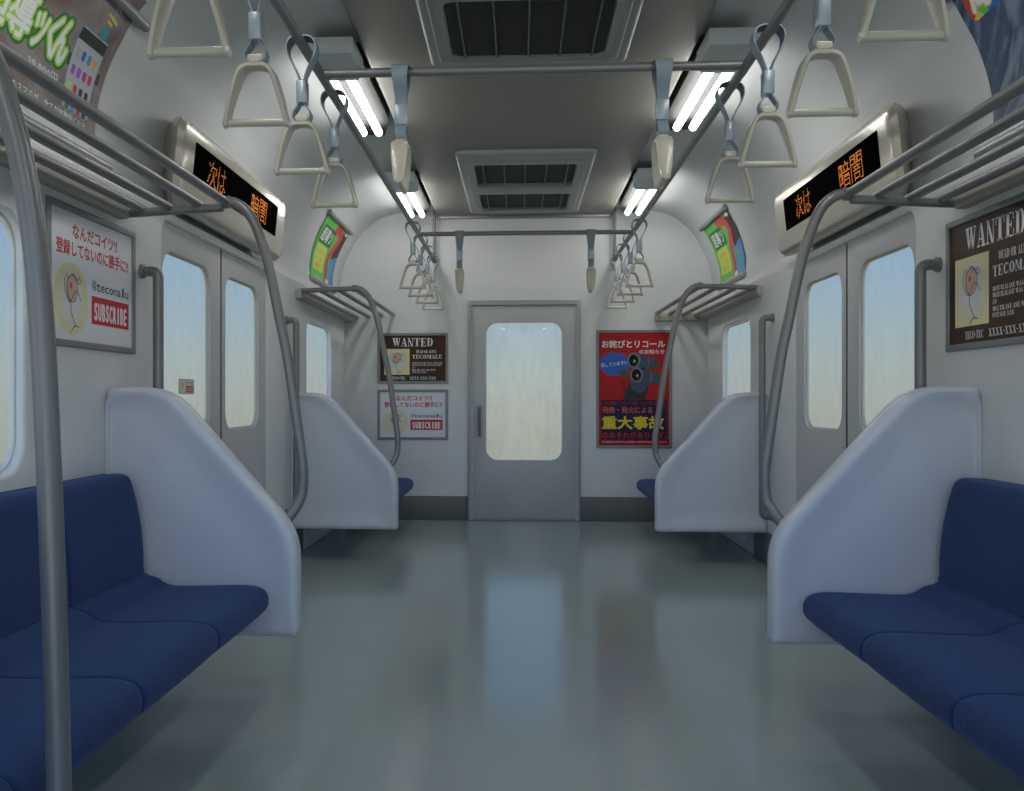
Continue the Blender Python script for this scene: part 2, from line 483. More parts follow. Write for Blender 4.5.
SL_W = {'I': .55, 'W': 1.35, 'M': 1.3, '-': .5, ' ': .45, 'E': .95, 'L': .9}
def _r(a, b, c, d): return [(a, b), (c, b), (c, d), (a, d)]
def _ell(x0, x1, y0, y1, a0, a1, tk, n=10):
    out = []
    cx, cy, rx, ry = (x0 + x1) / 2, (y0 + y1) / 2, (x1 - x0) / 2, (y1 - y0) / 2
    for i in range(n):
        A, B = [math.radians(a0 + (a1 - a0) * k / n) for k in (i, i + 1)]
        ty = .07
        o = lambda t: (cx + rx * math.cos(t), cy + ry * math.sin(t))
        q = lambda t: (cx + (rx - tk) * math.cos(t), cy + (ry - ty) * math.sin(t))
        out.append([o(A), o(B), q(B), q(A)])
    return out
SLAB = {
 'W': [[(.03, .93), (.28, .93), (.42, 0), (.30, 0)], [(.42, .93), (.62, .93), (.76, 0), (.64, 0)], [(.42, .0), (.30, 0), (.47, .8), (.52, .8)], [(.76, 0), (.64, 0), (.86, .93), (.92, .93)], _r(0, .92, .34, 1), _r(.38, .92, .66, 1), _r(.78, .92, 1, 1)],
 'A': [[(.40, 1), (.60, 1), (.93, .08), (.62, .08)], [(.40, 1), (.47, 1), (.18, .08), (.12, .08)], _r(.22, .3, .72, .37), _r(0, 0, .32, .08), _r(.52, 0, 1, .08)],
 'N': [[(.10, .92), (.34, .92), (.88, 0), (.62, 0)], _r(.12, 0, .20, .92), _r(.80, 0, .88, 1), _r(0, .92, .34, 1), _r(0, 0, .34, .08), _r(.66, .92, 1, 1)],
 'T': [_r(.34, 0, .66, 1), _r(0, .92, 1, 1), _r(.2, 0, .8, .08), _r(0, .68, .07, 1), _r(.93, .68, 1, 1)],
 'E': [_r(.12, 0, .44, 1), _r(0, .92, .95, 1), _r(0, 0, .97, .08), _r(.44, .46, .72, .54), _r(.88, .7, .95, 1), _r(.9, 0, .97, .32), _r(.66, .36, .72, .64)],
 'D': [_r(.12, 0, .42, 1), _r(0, .92, .5, 1), _r(0, 0, .5, .08)] + _ell(.1, 1, 0, 1, -80, 80, .28),
 'O': _ell(.02, .98, 0, 1, 0, 360, .30, 20),
 'C': _ell(.02, .98, 0, 1, 45, 315, .30, 16) + [_r(.84, .66, .92, 1), _r(.84, 0, .92, .3)],
 'M': [_r(.06, 0, .12, .92), _r(.66, 0, .94, 1), [(.06, .95), (.30, .95), (.52, .1), (.44, .1)], [(.70, .95), (.66, .95), (.44, .1), (.52, .1)], _r(0, .92, .28, 1), _r(0, 0, .22, .08), _r(.56, 0, 1, .08), _r(.7, .92, 1, 1)],
 'L': [_r(.12, 0, .44, 1), _r(0, .92, .58, 1), _r(0, 0, .97, .08), _r(.9, 0, .97, .34)],
 'U': [_r(.10, .25, .40, 1), _r(.78, .25, .86, 1), _r(0, .92, .5, 1), _r(.64, .92, 1, 1)] + _ell(.10, .86, 0, .5, 180, 360, .2),
 'R': [_r(.10, 0, .40, 1), _r(0, .92, .5, 1), _r(0, 0, .5, .08), [(.45, .5), (.7, .5), (.98, 0), (.7, 0)]] + _ell(.1, .92, .46, 1, -85, 85, .24),
 'V': [[(.05, .95), (.36, .95), (.60, 0), (.48, 0)], [(.82, .95), (.88, .95), (.60, 0), (.54, 0)], _r(0, .92, .42, 1), _r(.7, .92, 1, 1)],
 'I': [_r(.22, 0, .78, 1), _r(0, .92, 1, 1), _r(0, 0, 1, .08)],
 'X': [[(.06, 1), (.40, 1), (.94, 0), (.60, 0)], [(.82, 1), (.88, 1), (.20, 0), (.12, 0)], _r(0, .92, .44, 1), _r(.7, .92, 1, 1), _r(0, 0, .36, .08), _r(.54, 0, 1, .08)],
 '-': [_r(.1, .42, .9, .54)],
}

def doodle(p, cx, cy, s, layer, m='ink_black'):
    """balloon-headed line figure; s = height of the drawing"""
    k = lambda x, y: (cx + x * s, cy + y * s)
    p.ellipse(*k(0, .16), .185 * s, .22 * s, 'ink_black', layer - .2, rot=-.1)
    p.ellipse(*k(0, .16), .176 * s, .211 * s, 'ink_pink', layer, rot=-.1)
    p.poly([k(-.085, .19), k(-.075, .25), k(-.03, .255), k(-.005, .225), k(-.01, .19), k(-.06, .14)], 'ink_rose', layer + 1)
    w = .013 * s
    for q in ([(-.17, .38), (-.25, .27), (-.25, .14), (-.15, -.02), (-.05, -.06)], [(-.05, .36), (-.02, .39), (.06, .38), (.12, .31)], [(.12, .37), (.14, .31), (.22, .25), (.26, .31), (.21, .36), (.17, .31)],
              [(-.05, -.04), (.03, .06), (.13, .13), (.22, .08), (.27, -.01)], [(-.05, -.05), (-.04, -.2), (.06, -.36), (.12, -.42)], [(-.04, -.52), (.02, -.45), (.12, -.42), (.22, -.44)],
              [(-.12, .35), (-.17, .24), (-.14, .06), (-.05, -.04)]):
        p.stroke([k(*a) for a in q], w, m, layer + 2)

def wanted_art(w, h):
    p = Print(); X = lambda x: (x - 68) / 435 * w; Y = lambda y: (372 - y) / 302 * h
    p.rect(0, 0, w, h, 'wood_brown', 0)
    p.slab('WANTED', X(148), Y(142), X(420), Y(85), 'ink_white', 1)
    p.rect(X(96), Y(330), X(264), Y(158), 'ink_cream', 1)
    for k in range(4): p.ellipse(X(180), Y(244), (.185 - .035 * k) * w, (.265 - .052 * k) * h, 'wash_%d' % k, 2 + k * .3)
    doodle(p, X(180), Y(246), (Y(160) - Y(326)) * .95, 4)
    p.slab('DEAD OR ALIVE', X(308), Y(186), X(443), Y(166), 'ink_white', 1)
    p.slab('TECOMALU', X(280), Y(223), X(482), Y(197), 'ink_white', 1)
    for a, b, y in ((280, 483, 246), (280, 478, 261), (280, 300, 276), (280, 437, 293), (280, 375, 308)):
        t = 'MUIUTEALANE WAA ZANI TEN' if b > 450 else ('AN' if b < 310 else ('MULTILANE ANE WUN' if b > 400 else 'UNTANE NAN'))
        p.slab(t.replace('Z', 'N'), X(a), Y(y + 11), X(b), Y(y), 'ink_white', 1)
    p.slab('TECO-TEC', X(148), Y(362), X(238), Y(343), 'ink_white', 1)
    p.slab('XXXX-XXX-XXX', X(262), Y(362), X(441), Y(343), 'ink_white', 1)
    return p

def subscribe_art(w, h):
    p = Print(); X = lambda x: (x - 65) / 438 * w; Y = lambda y: (745 - y) / 305 * h
    p.rect(0, 0, w, h, 'paper_white', 0)
    p.text('なんだコイツ!!', X(170), Y(499), X(412), Y(464), 'ink_text_red', 1, .028)
    p.text('登録してないのに勝手に!!', X(92), Y(544), X(480), Y(507), 'ink_text_red', 1, .028)
    p.ellipse(X(166), Y(646), .195 * w, .285 * h, 'ink_cream', 1)
    for k in range(4): p.ellipse(X(166), Y(646), (.175 - .035 * k) * w, (.258 - .052 * k) * h, 'wash_%d' % k, 2 + k * .3)
    doodle(p, X(168), Y(646), .50 * h, 4)
    p.mono('@tecomalu', X(270), Y(613), X(483), Y(587), 'ink_black', 1, .008, cap=False)
    p.rect(X(268), Y(697), X(483), Y(627), 'ink_red', 1)
    p.mono('SUBSCRIBE', X(280), Y(688), X(471), Y(642), 'ink_white', 2, .035)
    return p

def recall_art(w, h):
    p = Print(); X = lambda x: (x - 58) / 422 * w; Y = lambda y: (735 - y) / 683 * h
    p.rect(0, 0, w, h, 'recall_red', 0)
    p.text('このたびの不具合に関する', X(80), Y(84), X(262), Y(68), 'umber', 1)
    p.text('お詫びとリコール', X(75), Y(144), X(455), Y(97), 'ink_white', 3, .03)
    p.text('のお知らせ', X(300), Y(181), X(452), Y(153), 'ink_white', 3, .02)
    pts = []
    for k in range(72):
        a = 2 * math.pi * k / 72; r = 1.0 if k % 2 else (.78 + .1 * math.sin(k * 2.3))
        pts.append((X(152) + r * .245 * w * math.cos(a), Y(240) + r * .115 * h * math.sin(a)))
    p.poly(pts, 'recall_blue', 1)
    p.text('探しています!!', X(70), Y(254), X(222), Y(228), 'ink_white', 2, .01, rot=.12)
    # twin-barrelled grey-blue machine
    p.poly([(X(x), Y(y)) for x, y in ((200, 456), (238, 350), (300, 330), (360, 345), (350, 400), (335, 456))], 'steel_dark', 4)
    p.poly([(X(x), Y(y)) for x, y in ((238, 350), (260, 400), (300, 420), (340, 400), (352, 360), (300, 330))], 'steel_blue', 5)
    p.poly([(X(x), Y(y)) for x, y in ((175, 285), (215, 275), (240, 290), (236, 330), (200, 328), (178, 305))], 'olive', 5)
    p.stroke([(X(196), Y(328)), (X(205), Y(370)), (X(214), Y(405))], .008 * w, 'hole_black', 5)
    for (cx, cy, ex) in ((268, 218, 0), (285, 306, 4)):
        p.poly([(X(x + cx), Y(y + cy)) for x, y in ((5, -50), (60, -30), (88, -10), (88, 48), (50, 60), (0, 48))], 'steel_blue', 6)
        p.poly([(X(x + cx), Y(y + cy)) for x, y in ((72, -12), (128, -12), (150, 6), (150, 44), (120, 56), (76, 50))], 'steel_blue', 7)
        p.stroke([(X(cx + 82), Y(cy - 8)), (X(cx + 88), Y(cy + 20)), (X(cx + 78), Y(cy + 50))], .014 * w, 'steel_pale', 8)
        p.ellipse(X(cx + 143), Y(cy + 26), .025 * w, .034 * h, 'olive', 8)
        p.ellipse(X(cx), Y(cy), .095 * w, .069 * h, 'steel_pale', 8)
        p.ellipse(X(cx - 2), Y(cy + 2), .066 * w, .052 * h, 'hole_black', 9)
        p.ellipse(X(cx + 2), Y(cy + 6), .024 * w, .02 * h, 'olive', 10)
        p.ellipse(X(cx + 4), Y(cy + 6), .010 * w, .009 * h, 'ink_pale', 11)
    p.rect(X(74), Y(700), X(466), Y(458), 'recall_navy', 8)
    p.text('上部電源につなぐ充電・セルフに関する', X(80), Y(489), X(456), Y(466), 'recall_red', 9, .01)
    p.text('発熱・発火による', X(78), Y(540), X(380), Y(500), 'recall_orange', 9, .02)
    p.text('重大事故', X(76), Y(638), X(448), Y(556), 'recall_yellow', 9, .035)
    p.text('のおそれがあります。', X(78), Y(692), X(466), Y(652), 'ink_red', 9, .02)
    p.rect(X(74), Y(721), X(466), Y(706), 'recall_red', 8)
    p.text('該当製品をお持ちのお客様はご使用を中止してください', X(76), Y(719), X(464), Y(708), 'ink_white', 9)
    return p

def framed_poster(name, label, cat, art, w, h, mapper, frame_w=.022):
    """mapper(u, v, d): u, v in the outer frame, d = out from the wall"""
    t = thing(name, label, cat, mapper(w / 2, h / 2, 0))
    T = Vector(t.location)
    f = plate(rrect(0, 0, w, h, .004, 2), [rrect(frame_w, frame_w, w - frame_w, h - frame_w, .002, 1)], .009, .003)
    for v in f.verts: v.co = Vector(mapper(v.co.x, v.co.y, v.co.z + .0045)) - T
    obj('frame', f, 'pframe', t)
    iw, ih = w - 2 * frame_w, h - 2 * frame_w
    art(iw, ih).build('printed_sheet', lambda u, v, d: Vector(mapper(u + frame_w, v + frame_w, d + .002)) - T, t)
    return t

# ------------------------------------------------------------------ dimensions
W = 1.45            # inner face of the side walls
YE = 7.562          # end wall
YB = -2.2           # carriage stops here, left open behind the camera to let fill light in
HC = 2.51           # underside of the ceiling panel

PROF = [(1.45, 1.735), (1.50, 1.80), (1.52, 1.87), (1.525, 1.95), (1.51, 2.05), (1.475, 2.16), (1.43, 2.25), (1.375, 2.345), (1.28, 2.44), (1.17, 2.505), (1.02, 2.545), (.90, 2.552), (.70, 2.552)]
PP = smooth_path([(a, 0, b) for a, b in PROF], 5)
SS = [0.0]
for a, b in zip(PP, PP[1:]): SS.append(SS[-1] + (b - a).length)
def prof(s):
    s = max(0, min(SS[-1] - 1e-6, s))
    for i in range(len(SS) - 1):
        if SS[i + 1] >= s:
            t = (s - SS[i]) / (SS[i + 1] - SS[i]); p = PP[i].lerp(PP[i + 1], t); d = (PP[i + 1] - PP[i]).normalized()
            return p.x, p.z, -d.z, d.x     # position and inward normal (towards the aisle)
def curved(side, flip):
    def f(u, s, d):
        x, z, nx, nz = prof(s)
        return Vector((side * (x + nx * d), u, z + nz * d))
    return f

# ------------------------------------------------------------------ large structure
def quadbox(name, mats, *args, bev=0.0):
    bm = bmesh.new(); box(bm, *args, bev=bev); return struct(obj(name, bm, mats))
quadbox('floor', 'floor', -1.62, 1.62, YB - .1, YE + .1, -.08, 0)

def make_ceiling():
    bm = bmesh.new()
    box(bm, -.72, .72, YB, YE, HC, HC + .08, bev=.02, seg=4)
    return struct(obj('ceiling', bm, 'ceil'), 'grey flat lining down the middle of the ceiling')
make_ceiling()
bm = bmesh.new(); box(bm, -1.62, 1.62, YB, YE + .1, 2.60, 2.66); struct(obj('ceiling_back', bm, 'arch'))

DOOR = (3.555, 5.09, 1.717)
WINS = {-1: [(-2.0, -.02, .79, 1.522, .10), (.30, 2.545, .79, 1.522, .10), (6.03, 6.84, .79, 1.525, .09)], 1: [(-2.0, -.02, .79, 1.522, .10), (.30, 2.545, .79, 1.522, .10), (6.03, 6.84, .79, 1.525, .09)]}  # rearmost pair is unseen behind the camera, added for more fill light
for side, nm in ((-1, 'left'), (1, 'right')):
    holes = [rrect(y0, z0, y1, z1, r, 6) for y0, y1, z0, z1, r in WINS[side]]
    outline = [(YB, .0)] + [(DOOR[0], 0)] + [(DOOR[0], DOOR[2] - .07)] + [(DOOR[0] + .07 * (1 - math.cos(a)), DOOR[2] - .07 + .07 * math.sin(a)) for a in (.39, .78, 1.18)] + [(DOOR[0] + .07, DOOR[2]), (DOOR[1] - .05, DOOR[2])] + \
              [(DOOR[1] - .05 + .05 * math.sin(a), DOOR[2] - .05 + .05 * math.cos(a)) for a in (.39, .78, 1.18)] + [(DOOR[1], DOOR[2] - .05), (DOOR[1], 0), (7.34, 0), (7.34, 1.76), (YB, 1.76)]
    bm = plate(outline, holes, .04, .014)
    to_side(bm, W + .02, side)
    # rounded return next to the end wall
    pr = [(W + .002, 7.32), (W + .004, 7.36), (W + .03, 7.42), (W + .06, 7.46), (W + .075, 7.52), (W + .075, YE + .02)]
    vs = [[bm.verts.new((side * x, y, z)) for x, y in pr] for z in (0, 1.80)]
    for i in range(len(pr) - 1): bm.faces.new((vs[0][i], vs[0][i + 1], vs[1][i + 1], vs[1][i]))
    struct(obj('wall_' + nm, bm, 'wall', angle=35))
    # upper lining with its curve to the ceiling
    bm = bmesh.new()
    ys = [YB, YE + .02]
    vs = [[bm.verts.new((side * p.x, y, p.z)) for p in PP] for y in ys]
    for i in range(len(PP) - 1): bm.faces.new((vs[0][i], vs[0][i + 1], vs[1][i + 1], vs[1][i]))
    struct(obj('ceiling_' + nm, bm, 'arch'), 'curved lining between the %s wall and the ceiling panel' % nm)
    # skirting
    b = bmesh.new()
    box(b, side * (W - .008), side * (W + .01), 3.14, DOOR[0] - .02, 0, .20, bev=.003)
    box(b, side * (W - .008), side * (W + .01), DOOR[1] + .02, 5.9, 0, .20, bev=.003)
    struct(obj('baseboard_' + nm, b, 'base'))
# end wall with the doorway
bm = plate([(-1.62, 0), (1.62, 0), (1.62, 2.6), (-1.62, 2.6)], [[(-.425, .004), (.425, .004), (.425, 1.776), (-.425, 1.776)]], .08, .004)
to_end(bm, YE + .04); struct(obj('wall_end', bm, 'end'))
bm = bmesh.new()
box(bm, -1.52, -.462, YE - .008, YE + .01, 0, .2, bev=.003); box(bm, .462, 1.52, YE - .008, YE + .01, 0, .2, bev=.003)
struct(obj('baseboard_end', bm, 'base'))
bm = bmesh.new(); box(bm, -.72, .72, YE - .03, YE, 2.485, 2.52, bev=.008, seg=3)
struct(obj('trim_1', bm, 'frame'), 'grey trim strip where the ceiling panel meets the end wall')

# windows in the side walls
wi = 1
for side in (-1, 1):
    for (y0, y1, z0, z1, r) in WINS[side]:
        t = bpy.data.objects.new('window_%d' % wi, None); COL.objects.link(t); struct(t); wi += 1
        t.location = (side * (W + .05), (y0 + y1) / 2, z0)
        L = Vector(t.location)
        def rel(bm):
            for v in bm.verts: v.co -= L
            return bm
        f = plate(rrect(y0 - .03, z0 - .03, y1 + .03, z1 + .03, r + .03, 8), [rrect(y0 + .006, z0 + .006, y1 - .006, z1 - .006, r, 8)], .016, .004)
        obj('window_frame', rel(to_side(f, W + .036, side)), 'wall', t)
        g = plate(rrect(y0, z0, y1, z1, r, 8), [], .006, .001)
        obj('pane', rel(to_side(g, W + .036, side)), 'glass', t)

# side doors: two leaves, each with its own pane
for di, side in ((2, -1), (3, 1)):
    t = bpy.data.objects.new('door_%d' % di, None); COL.objects.link(t); struct(t)
    t.location = (side * (W + .03), 4.32, 0); L = Vector(t.location)
    for (a, b, w0, w1) in ((3.50, 4.315, 3.60, 4.17), (4.325, 5.14, 4.39, 4.955)):
        f = plate(rrect(a, .006, b, 1.76, .003, 1), [rrect(w0, .852, w1, 1.603, .095, 8)], .022, .006)
        bm = to_side(f, W + .016 + .011, side)
        for v in bm.verts: v.co -= L
        leaf = obj('door_leaf', bm, 'steel_door', t)
        g = plate(rrect(w0 - .01, .842, w1 + .01, 1.613, .10, 8), [], .006, .001)
        bm = to_side(g, W + .036, side)
        for v in bm.verts: v.co -= L
        obj('pane', bm, 'glass', leaf)
        r = plate(rrect(w0 - .006, .846, w1 + .006, 1.609, .10, 8), [rrect(w0 + .006, .858, w1 - .006, 1.597, .09, 8)], .014, .003)
        bm = to_side(r, W + .033, side)
        for v in bm.verts: v.co -= L
        obj('window_gasket', bm, 'beige', leaf)
    bm = bmesh.new(); box(bm, side * (W + .014), side * (W + .03), 4.314, 4.326, .01, 1.755, bev=.002)
    for v in bm.verts: v.co -= L
    obj('rubber_seal', bm, 'dark', t)

# end door
t = bpy.data.objects.new('door_1', None); COL.objects.link(t); struct(t); t.location = (0, YE, 0); L = Vector(t.location)
f = plate([(-.462, .001), (.462, .001), (.462, 1.813), (-.462, 1.813)], [[(-.430, .012), (.430, .012), (.430, 1.775), (-.430, 1.775)]], .05, .005)
bm = to_end(f, YE + .01)
for v in bm.verts: v.co -= L
obj('door_frame', bm, 'frame', t)
f = plate([(-.428, .014), (.428, .014), (.428, 1.772), (-.428, 1.772)], [rrect(-.311, .497, .311, 1.633, .095, 8)], .04, .004)
bm = to_end(f, YE + .03)
for v in bm.verts: v.co -= L
leaf = obj('door_leaf', bm, 'steel_door', t)
bm = to_end(plate(rrect(-.32, .488, .32, 1.642, .10, 8), [], .006, .001), YE + .04)
for v in bm.verts: v.co -= L
obj('pane', bm, 'glass', leaf)
f = plate(rrect(-.396, .670, -.342, .956, .026, 6), [rrect(-.382, .684, -.356, .942, .012, 6)], .012, .003)
bm = to_end(f, YE + .006)
for v in bm.verts: v.co -= L
hd = obj('door_handle', bm, 'frame', leaf)
hd['label'] = 'recessed grey pull handle'
bm = bmesh.new(); box(bm, -.381, -.355, YE + .0060, YE + .0095, .69, .936, bev=.001)
for v in bm.verts: v.co -= L
obj('handle_recess', bm, 'base', leaf)

# ------------------------------------------------------------------ light fittings
def lamp_fixture(side, y0, label):
    """cover block at the near end, then two tubes on a tray"""
    t = thing('ceiling_light', label, 'ceiling light', (side * .82, y0 + .7, HC), 'fluorescent lights beside the ceiling panel')
    L = Vector(t.location)
    bm = bmesh.new()
    pts = [(.735, y0 + .20), (.93, y0 + .20), (.93, y0 + 1.33), (.895, y0 + 1.41), (.80, y0 + 1.42), (.735, y0 + 1.13)]
    ring = lambda z, k: [Vector((side * (.826 + (x - .826) * k), y, z)) - L for x, y in pts]
    loft(bm, [ring(2.552, 1), ring(2.507, 1), ring(2.50, .97)])
    tray = obj('tray', bm, 'fixture', t)
    bm = bmesh.new()
    pts = [(.728, y0), (.925, y0), (.925, y0 + .30), (.905, y0 + .34), (.76, y0 + .34), (.728, y0 + .26)]
    ring = lambda z, k: [Vector((side * (.826 + (x - .826) * k), y0 + .17 + (y - y0 - .17) * k, z)) - L for x, y in pts]
    loft(bm, [ring(2.50, 1), ring(2.445, 1), ring(2.435, .96)])
    obj('end_cover', bm, 'cap', t)
    for x in (.805, .890):
        bm = bmesh.new(); tube(bm, [Vector((side * x, y, 2.458)) - L for y in (y0 + .30, y0 + .6, y0 + 1.22)], .0205, 12)
        obj('fluorescent_tube', bm, 'tube', t)
    return t
for side, sn in ((-1, 'left'), (1, 'right')):
    lamp_fixture(side, 3.76, 'twin-tube fluorescent light %s of the ceiling panel, the larger nearer one' % sn)
    lamp_fixture(side, 6.01, 'twin-tube fluorescent light %s of the ceiling panel, the small far one near the end wall' % sn)
    lamp_fixture(side, 1.51, 'twin-tube fluorescent light %s of the ceiling panel, above the front straps' % sn)
    lamp_fixture(side, -.74, 'twin-tube fluorescent light %s of the ceiling panel, behind the viewer' % sn)

# ------------------------------------------------------------------ ceiling vents
def ceiling_vent(y0, label, dense):
    t = thing('ceiling_vent', label, 'vent', (0, y0 + .88, HC), 'air vents in the ceiling'); L = Vector(t.location)
    g = [(y0 + .265, y0 + .855), (y0 + 1.095, y0 + 1.665)]
    f = plate(rrect(-.43, y0, .43, y0 + 1.77, .05, 5), [rrect(-.325, a, .325, b, .05, 5) for a, b in g], .05, .022)
    bm = to_ceiling(f, HC - .006)
    for v in bm.verts: v.co -= L
    obj('vent_frame', bm, 'vent', t)
    bm = plate(rrect(-.392, y0 + .13, .392, y0 + 1.71, .05, 5), [rrect(-.34, a - .012, .34, b + .012, .05, 5) for a, b in g], .03, .014)
    to_ceiling(bm, HC - .019)
    for v in bm.verts: v.co -= L
    obj('inner_rim', bm, 'vent', t)
    for a, b in g:
        bm = bmesh.new(); box(bm, -.335, .335, a - .01, b + .01, HC - .002, HC + .004)
        for v in bm.verts: v.co -= L
        gr = obj('grille', bm, 'vent_dark' if dense else 'filter', t)
        bm = bmesh.new()
        n = 30 if dense else 0
        for k in range(n):
            y = a + (k + .5) / n * (b - a)
            box(bm, -.322, .322, y - .0020, y + .0020, HC - .016, HC - .008)
        if n:
            for v in bm.verts: v.co -= L
            obj('louvre_slats', bm, 'louvre', gr)
        bm = bmesh.new()
        for k in range(5):
            x = (k - 2) * .1365
            box(bm, x - .004, x + .004, a + .002, b - .002, HC - .024, HC - .012)
        for v in bm.verts: v.co -= L
        obj('crossbars', bm, 'grid', gr)
    return t
ceiling_vent(2.33, 'large dark louvred ceiling vent nearest the viewer, cut by the top edge', True)
ceiling_vent(5.55, 'grey framed ceiling vent with two filter panels, near the end wall', False)
ceiling_vent(-.9, 'louvred ceiling vent behind the viewer', True)

# ------------------------------------------------------------------ overhead rails and straps
XR, HR = .7325, 2.137
for side, sn in ((-1, 'left'), (1, 'right')):
    t = thing('overhead_rail', 'long straight steel overhead rail running along the %s side of the aisle' % sn, 'rail', (side * XR, 3.0, HR)); L = Vector(t.location)
    bm = bmesh.new(); tube(bm, [Vector((side * XR, y, HR)) - L for y in (YB + .02, 0, 3, 6, 7.47)], .0165, 16); obj('pipe', bm, 'rail', t)
    bm = bmesh.new(); tube(bm, [Vector((side * XR, y, HR)) - L for y in (7.455, 7.50)], .024, 16); obj('end_collar', bm, 'rail', t)
    bm = bmesh.new(); tube(bm, [Vector((side * .7325, 7.478, z)) - L for z in (HR, 2.3, 2.56)], .0125, 12); obj('hanger_post', bm, 'rail', t)
for y, lb in ((3.171, 'nearer steel crossbar joining the two overhead rails, below the big vent'), (6.292, 'far steel crossbar joining the two overhead rails, before the end wall')):
    bm = bmesh.new(); tube(bm, [(-XR + .016, 0, 0), (0, 0, 0), (XR - .016, 0, 0)], .0155, 16)
    o = obj('overhead_crossbar', bm, 'rail'); o.location = (0, y, HR); tag(o, lb, 'rail', 'crossbars between the overhead rails')

def ribbon(bm, pts, wfun, th, axis=1):
    """flat belt along pts in the xz plane, its width along y"""
    p = [Vector(q) for q in pts]; rings = []
    for i, q in enumerate(p):
        tt = (p[min(i + 1, len(p) - 1)] - p[max(i - 1, 0)]).normalized(); n = Vector((-tt.z, 0, tt.x)) * th / 2
        w = wfun(q) / 2; Y = Vector((0, w, 0))
        rings.append([q + n + Y, q + n - Y, q - n - Y, q - n + Y])
    loft(bm, rings)

def make_strap():
    t = thing('hanging_strap', 'cream strap', 'strap', (0, 0, HR))
    bm = bmesh.new()
    half = [(.007, 0, -.125), (.010, 0, -.11), (.022, 0, -.080), (.038, 0, -.050), (.047, 0, -.022), (.043, 0, .002), (.028, 0, .016)]
    pts = smooth_path(half + [(0, 0, .0195)] + [(-a, 0, c) for a, b, c in half[::-1]], 4)
    ribbon(bm, pts, lambda q: .040 + .018 * max(0, min(1, (q.z + .09) / .09)), .0045)
    obj('belt', bm, 'belt', t)
    bm = bmesh.new(); box(bm, -.0165, .0165, -.022, .022, -.192, -.119, bev=.004); obj('sleeve', bm, 'sleeve', t)
    bm = bmesh.new()
    for s in (1, -1):
        pts = smooth_path([(s * .006, 0, -.185), (s * .013, 0, -.200), (s * .026, 0, -.220), (s * .026, 0, -.238), (s * .014, 0, -.250), (0, 0, -.252)], 4)
        ribbon(bm, pts, lambda q: .036, .004)
    obj('lower_belt', bm, 'belt', t)
    bm = bmesh.new()
    box(bm, -.022, .022, -.018, .018, -.264, -.229, bev=.005, seg=3)
    half = [(0, -.257), (.022, -.259), (.038, -.269), (.049, -.290), (.062, -.330), (.074, -.375), (.082, -.414)]
    for s in (1, -1):
        p = smooth_path([(s * a, 0, c) for a, c in half], 4); rings = []
        for i, q in enumerate(p):
            tt = (p[min(i + 1, len(p) - 1)] - p[max(i - 1, 0)]).normalized(); n = Vector((-tt.z, 0, tt.x))
            f = i / (len(p) - 1); w = .020 + .010 * math.sin(min(1, f / .45) * math.pi / 2) - .016 * max(0, (f - .45) / .55) ** 1.5; th = .0068 - .0008 * f
            rings.append([q + n * th * c + Vector((0, w * d, 0)) for c, d in ((1, .8), (.6, 1), (-.6, 1), (-1, .8), (-1, -.8), (-.6, -1), (.6, -1), (1, -.8))])
        loft(bm, rings)
    obj('handle_loop', bm, 'handle', t)
    bm = bmesh.new()
    tube(bm, [(-.079, 0, -.406), (0, 0, -.406), (.079, 0, -.406)], .0105, 14)
    for s in (1, -1): tube(bm, [(s * .077, 0, -.406), (s * .0865, 0, -.406)], .0135, 14)
    obj('grip_bar', bm, 'handle', t)
    return t
strap0 = make_strap()
ordn = ['first', 'second', 'third', 'fourth']
first = True
FARL = ['frontmost', 'second from the front', 'third from the front', 'rearmost, closest to the end wall']
for side, sn, ys in ((-1, 'left', [(1.895, 0), (2.39, 1), (2.905, 2), (3.42, 3), (5.965, 4), (6.44, 5), (6.90, 6), (7.375, 7)]), (1, 'right', [(1.895, 0), (2.39, 1), (2.905, 2), (3.42, 3), (5.965, 4), (6.44, 5), (6.90, 6), (7.375, 7)])):
    for y, k in ys:
        if k == 0: lab = 'largest cream strap handle on the %s rail, cut by the top edge' % sn
        elif k < 4: lab = 'cream triangular hanging strap on the %s rail, %s' % (sn, {1: 'second from the viewer', 2: 'third from the viewer', 3: 'last before the gap at the doors'}[k])
        else: lab = 'small strap in the far cluster on the %s rail, %s' % (sn, FARL[k - 4])
        g = 'hanging straps on the %s rail' % sn
        if first: s = strap0; s['label'] = lab; s.location = (side * XR, y, HR); first = False
        else: s = dup(strap0, (side * XR, y, HR), lab)
        s['group'] = g
for y, yn in ((3.171, 'nearer'), (6.292, 'far')):
    for x, xn in ((-.449, 'left'), (.449, 'right')):
        s = dup(strap0, (x, y, HR), 'hanging strap seen edge-on at the %s end of the %s crossbar' % (xn, yn))
        s.rotation_euler = (0, 0, math.pi / 2); s.scale = (1, 1, .965); s['group'] = 'hanging straps on the crossbars'

